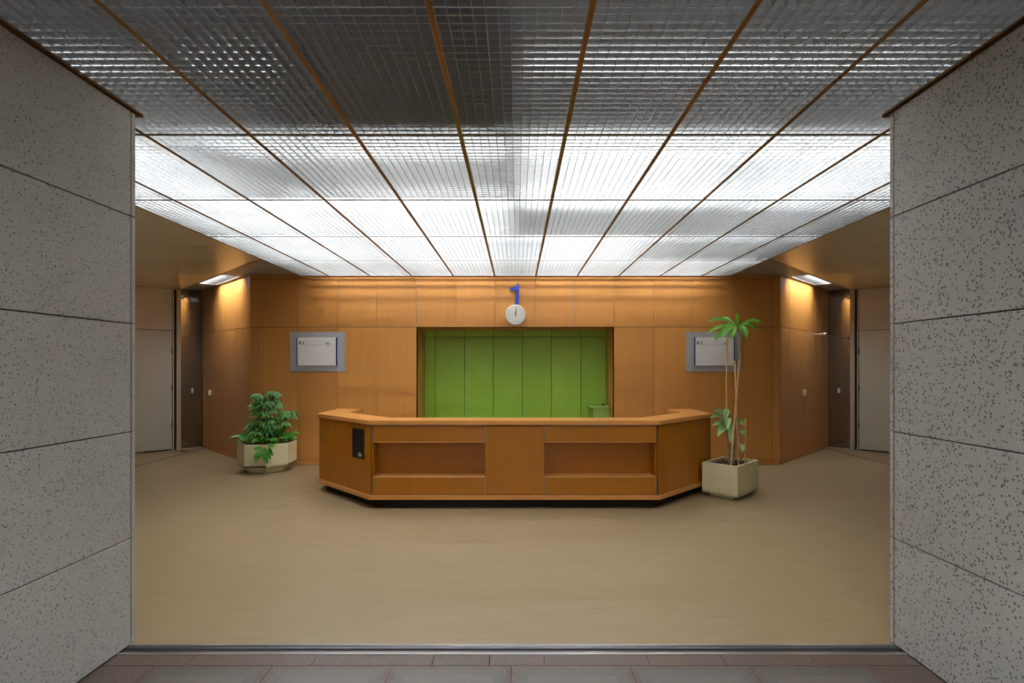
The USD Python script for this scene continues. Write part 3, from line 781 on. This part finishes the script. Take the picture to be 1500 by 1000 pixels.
clusters = [(-0.04, 0.0, 1.09, 200), (-0.05, 0, 1.06, 150), (0.04, -0.02, 1.13, 60), (0.04, -0.02, 1.14, 300), (0.04, 0, 1.10, 0), (-0.05, 0, 1.03, 250), (0.04, 0, 1.05, 330),
            (-0.05, 0, 0.97, 185), (0.05, -0.03, 0.98, 290), (0.05, -0.03, 1.0, 20), (-0.05, 0, 0.92, 230), (0.05, -0.03, 0.92, 340), (0.0, -0.03, 0.95, 270), (-0.05, 0, 0.86, 170),
            (0.05, -0.03, 0.86, 310), (0.05, -0.03, 0.84, 250), (0.12, 0.03, 0.82, 0), (0.18, 0.02, 0.78, 330), (0.2, 0.02, 0.80, 20), (-0.05, 0, 0.80, 215), (0.05, -0.03, 0.78, 280),
            (0.16, 0.02, 0.74, 290), (0.05, -0.03, 0.73, 225), (0.2, 0.02, 0.74, 350), (-0.04, 0, 0.74, 260), (0.08, -0.03, 0.70, 310), (0.0, 0, 0.70, 190), (0.03, 0.03, 0.9, 90), (0.1, 0.03, 0.75, 60), (-0.04, 0.02, 1.0, 120)]
for k in range(12):
    clusters.append((rg.uniform(-0.12, 0.24), rg.uniform(-0.12, 0.0), rg.uniform(0.52, 0.68), rg.uniform(190, 350)))
for k in range(16):
    z = 0.62 + 0.48 * rg.random()
    clusters.append((rg.uniform(-0.06, 0.06) + 0.12 * (1.0 - z), rg.uniform(-0.06, 0.02), z, rg.uniform(165, 375)))
for (x, y, z, az) in clusters:
    q = math.radians(az)
    k = 0.9 if z > 0.95 else 1.1
    obj('leaf', umbrella_leaf((pc[0] + x, pc[1] + y, z), (math.cos(q), math.sin(q), 0.25), rg.uniform(0.10, 0.15) * k, rg.uniform(0.115, 0.145), 7), 'leaf_dark', pp)
vine = obj('vine', cat(tube([(pc[0] + 0.12, pc[1] - 0.2, 0.40), (pc[0] + 0.17, pc[1] - 0.31, 0.47), (pc[0] + 0.21, pc[1] - 0.40, 0.44), (pc[0] + 0.20, pc[1] - 0.41, 0.34), (pc[0] + 0.15, pc[1] - 0.41, 0.25), (pc[0] + 0.10, pc[1] - 0.405, 0.26), (pc[0] + 0.08, pc[1] - 0.40, 0.31)], 0.0045, 6),
                       tube([(pc[0] - 0.2, pc[1] - 0.1, 0.39), (pc[0] - 0.35, pc[1] - 0.16, 0.50), (pc[0] - 0.42, pc[1] - 0.17, 0.50)], 0.004, 5)), 'stem_green', pp)
for k in range(95):
    q, r = rg.uniform(0, 2 * math.pi), 0.34 * math.sqrt(rg.random())
    b = (pc[0] + r * math.cos(q), pc[1] + r * math.sin(q), 0.44 + rg.uniform(0, 0.14) * (1 - r / 0.5) + 0.02)
    d = (math.cos(q) + rg.uniform(-0.5, 0.5), math.sin(q) + rg.uniform(-0.5, 0.5) - 0.3, rg.uniform(0.1, 0.7))
    L = rg.uniform(0.10, 0.16)
    obj('vine_leaf', cat(leaf_blade(b, d, L, L * 0.66, 1.1, 5, rg.uniform(-0.4, 0.4), True, lean=0.6), tube([(b[0], b[1], 0.38), b], 0.0025, 4)), 'leaf_pothos', pp)
for (x, y, z, dx, dz) in ((0.2, -0.41, 0.43, 0.9, 0.1), (0.21, -0.42, 0.37, 0.8, -0.3), (0.19, -0.42, 0.33, -0.6, 0.0), (0.17, -0.42, 0.29, 0.9, -0.2), (0.14, -0.42, 0.26, 0.7, -0.6), (0.10, -0.42, 0.27, -0.8, -0.1),
                          (0.08, -0.42, 0.31, -0.9, -0.3), (0.22, -0.41, 0.41, 1.0, 0.5), (0.2, -0.42, 0.35, 1.0, -0.1), (0.12, -0.42, 0.36, -0.5, 0.4), (0.16, -0.43, 0.39, 0.2, -0.8), (0.2, -0.43, 0.31, 0.9, 0.15), (0.11, -0.42, 0.33, 0.3, -0.5)):
    L = rg.uniform(0.09, 0.13)
    obj('vine_leaf', leaf_blade((pc[0] + x, pc[1] + y, z), (dx, -0.35, dz), L, L * 0.6, 0.7, 5, rg.uniform(-0.3, 0.3), True, lean=2.0), 'leaf_pothos', pp)
for (x, y, z) in ((-0.40, -0.17, 0.51), (-0.36, -0.18, 0.52), (-0.33, -0.15, 0.53), (-0.42, -0.17, 0.49)):
    obj('vine_leaf', leaf_blade((pc[0] + x, pc[1] + y, z), (-0.8, -0.5, rg.uniform(-0.2, 0.4)), 0.12, 0.075, 0.7, 5, rg.uniform(-0.4, 0.4), True), 'leaf_pothos', pp)

# right: square planter turned 45 degrees with a tall cane plant and stakes
rg = random.Random(5)
q0 = np.array([2.570, 6.20])
Fb = frame(q0, (-R2, R2), (R2, R2))
A_, B_ = 0.43, 0.62
tp = thing('tall_plant', 'low rectangular cream planter with staked tall cane plant at the counter end', 'potted plant', (2.77, 6.58, 0))
rect = lambda d: Polygon([Fb(a, b, 0)[:2] for a, b in ((d, d), (A_ - d, d), (A_ - d, B_ - d), (d, B_ - d))])
ZB, ZR = 0.05, 0.409
obj('planter', cat(prism(rect(0).difference(rect(0.03)), ZB, ZR - 0.003), prism(rect(0.003).difference(rect(0.027)), ZR - 0.0035, ZR), prism(rect(0), ZB, ZB + 0.02)), 'planter_cream', tp)
obj('plinth', prism(rect(0.07), 0.0, ZB), 'planter_cream', tp)
obj('soil', prism(rect(0.031), 0.1, 0.375), 'soil', tp)
ch = []
for k in range(90):
    a, b = rg.uniform(0.05, A_ - 0.05), rg.uniform(0.05, B_ - 0.05)
    c = Fb(a, b, 0.378)
    m = trimesh.creation.icosphere(0, rg.uniform(0.008, 0.016))
    m.apply_scale([1, 1, 0.6]); m.apply_translation(c)
    ch.append(m)
o = obj('mulch', cat(*ch), 'soil', tp, kind='stuff')


def px(x, y, Y):
    """The point at depth Y that the photograph shows near x, y."""
    return np.array([0.024 + (x - 757) / 788 * Y, Y, 1.55 + (538 - y) / 788 * Y])


def floor_at(x, Y, z=0.37):
    return np.array([0.024 + (x - 757) / 788 * Y, Y, z])


def stake(a, b):
    a, b = np.array(a), np.array(b)
    n = 9
    P = [a + (b - a) * k / n + np.array([rg.uniform(-0.003, 0.003), 0, 0]) for k in range(n + 1)]
    m = [tube(P, 0.0095, 7)]
    for k in range(1, n):
        m.append(tube([P[k] - (b - a) / np.linalg.norm(b - a) * 0.006, P[k], P[k] + (b - a) / np.linalg.norm(b - a) * 0.006], [0.0095, 0.0115, 0.0095], 7))
    return cat(*m)


obj('stake', stake(floor_at(1063, 6.75), px(1065, 493, 6.75)), 'bamboo', tp, smooth=40)
obj('stake', stake(floor_at(1070.5, 6.42), px(1083, 527, 6.50)), 'bamboo', tp, smooth=40)
obj('stake', stake(floor_at(1081.5, 6.50), px(1076.5, 528, 6.50)), 'bamboo', tp, smooth=40)
obj('stake', stake(floor_at(1091, 6.62), px(1092.5, 613, 6.62)), 'bamboo', tp, smooth=40)
cane = obj('cane', tube([floor_at(1074, 6.60), px(1077, 640, 6.6), px(1081, 570, 6.6), px(1083.5, 515, 6.6), px(1083, 490, 6.6), px(1079, 478, 6.6)], [0.014, 0.012, 0.011, 0.010, 0.010, 0.008], 8), 'bark', tp, smooth=40)
crown = px(1080, 481, 6.6)
# (tip pixel, blade width, depth lean)
for (tx, ty, w, dy, dr) in ((1037, 472, 0.055, -0.05, 1.0), (1036, 489, 0.05, -0.12, 0.7), (1046, 500, 0.06, -0.22, 0.9), (1056, 497, 0.075, -0.28, 1.0), (1070, 499, 0.085, -0.22, 1.2), (1094, 497, 0.10, -0.25, 1.1),
                            (1080, 458, 0.055, 0.05, 0.0), (1122, 476, 0.055, 0.10, 1.1), (1108, 485, 0.05, -0.05, 0.9), (1116, 486, 0.035, 0.12, 1.0), (1052, 468, 0.05, 0.2, 0.8), (1064, 478, 0.05, 0.22, 0.6), (1098, 480, 0.05, 0.25, 0.8), (1060, 488, 0.07, 0.02, 1.0)):
    tip = px(tx, ty, 6.6 + dy)
    rise = (0.02 if dr < 0.1 else 0.08 + 0.07 * dr)
    mid = (crown + tip) / 2 + np.array([0, 0, rise])
    n = 9
    P = [(1 - t_) ** 2 * crown + 2 * t_ * (1 - t_) * mid + t_ ** 2 * tip for t_ in np.linspace(0, 1, n + 1)]
    ax = tip - crown
    sd = np.cross(ax, [0, -0.8, 0.6]); sd /= np.linalg.norm(sd) + 1e-9
    if dr < 0.1:
        sd = np.array([1.0, 0.1, 0])
    rows = []
    for i, p in enumerate(P):
        t_ = i / n
        ww = w * 0.5 * max(0.06, math.sin(math.pi * (0.04 + 0.96 * t_) ** 1.6))
        if i == n:
            ww = 0.001
        rows.append([p - sd * ww + [0, 0, 0.18 * ww], p, p + sd * ww + [0, 0, 0.18 * ww]])
    v = np.array(rows).reshape(-1, 3)
    f = []
    for i in range(n):
        for j in range(2):
            a0, b0, c0, d0 = i * 3 + j, i * 3 + j + 1, (i + 1) * 3 + j + 1, (i + 1) * 3 + j
            f += [[a0, b0, c0], [a0, c0, d0]]
    k = len(v)
    f = f + [[c0 + k, b0 + k, a0 + k] for a0, b0, c0 in f]
    obj('crown_leaf', trimesh.Trimesh(np.vstack([v, v - [0, 0, 0.0015]]), np.array(f), process=False), 'leaf_bright', tp)
low = obj('lower_stem', cat(tube([floor_at(1068, 6.6), px(1067, 645, 6.6), px(1062, 622, 6.58), px(1058, 606, 6.55)], [0.017, 0.013, 0.009, 0.006], 7),
                            tube([px(1067, 645, 6.6), px(1071, 628, 6.6), px(1069, 606, 6.58)], [0.010, 0.008, 0.005], 6),
                            tube([floor_at(1086, 6.7), px(1086, 650, 6.7), px(1084, 622, 6.7)], [0.008, 0.006, 0.004], 6)), 'bark', tp, smooth=40)
for (bx_, by_, tx, ty, w, dy) in ((1058, 606, 1046, 600, 0.05, -0.1), (1057, 610, 1041, 611, 0.055, -0.15), (1062, 618, 1044, 623, 0.055, -0.08), (1062, 620, 1051, 632, 0.06, -0.15), (1064, 624, 1052, 638, 0.07, -0.2),
                                  (1063, 612, 1068, 600, 0.04, 0.05), (1060, 606, 1066, 598, 0.04, 0.1), (1068, 612, 1066, 628, 0.05, -0.15), (1069, 628, 1069, 647, 0.075, -0.15), (1070, 622, 1073, 640, 0.06, -0.1),
                                  (1057, 605, 1051, 598, 0.05, 0.1), (1066, 620, 1058, 610, 0.06, 0.12), (1082, 618, 1092, 616, 0.05, -0.1), (1080, 620, 1088, 622, 0.05, -0.15), (1085, 650, 1087, 662, 0.07, -0.12),
                                  (1084, 632, 1092, 634, 0.05, -0.08), (1086, 632, 1093, 642, 0.04, 0.05), (1068, 645, 1074, 664, 0.05, 0.1), (1061, 606, 1063, 622, 0.05, -0.12)):
    a0, b0 = px(bx_, by_, 6.58), px(tx, ty, 6.58 + dy)
    L = float(np.linalg.norm(b0 - a0))
    obj('leaf', leaf_blade(a0, b0 - a0 + [0, 0, 0.3 * L], L * 1.12, w * 1.15, 0.8, 6, rg.uniform(-0.5, 0.5), True, lean=1.2), 'leaf_pale', tp)
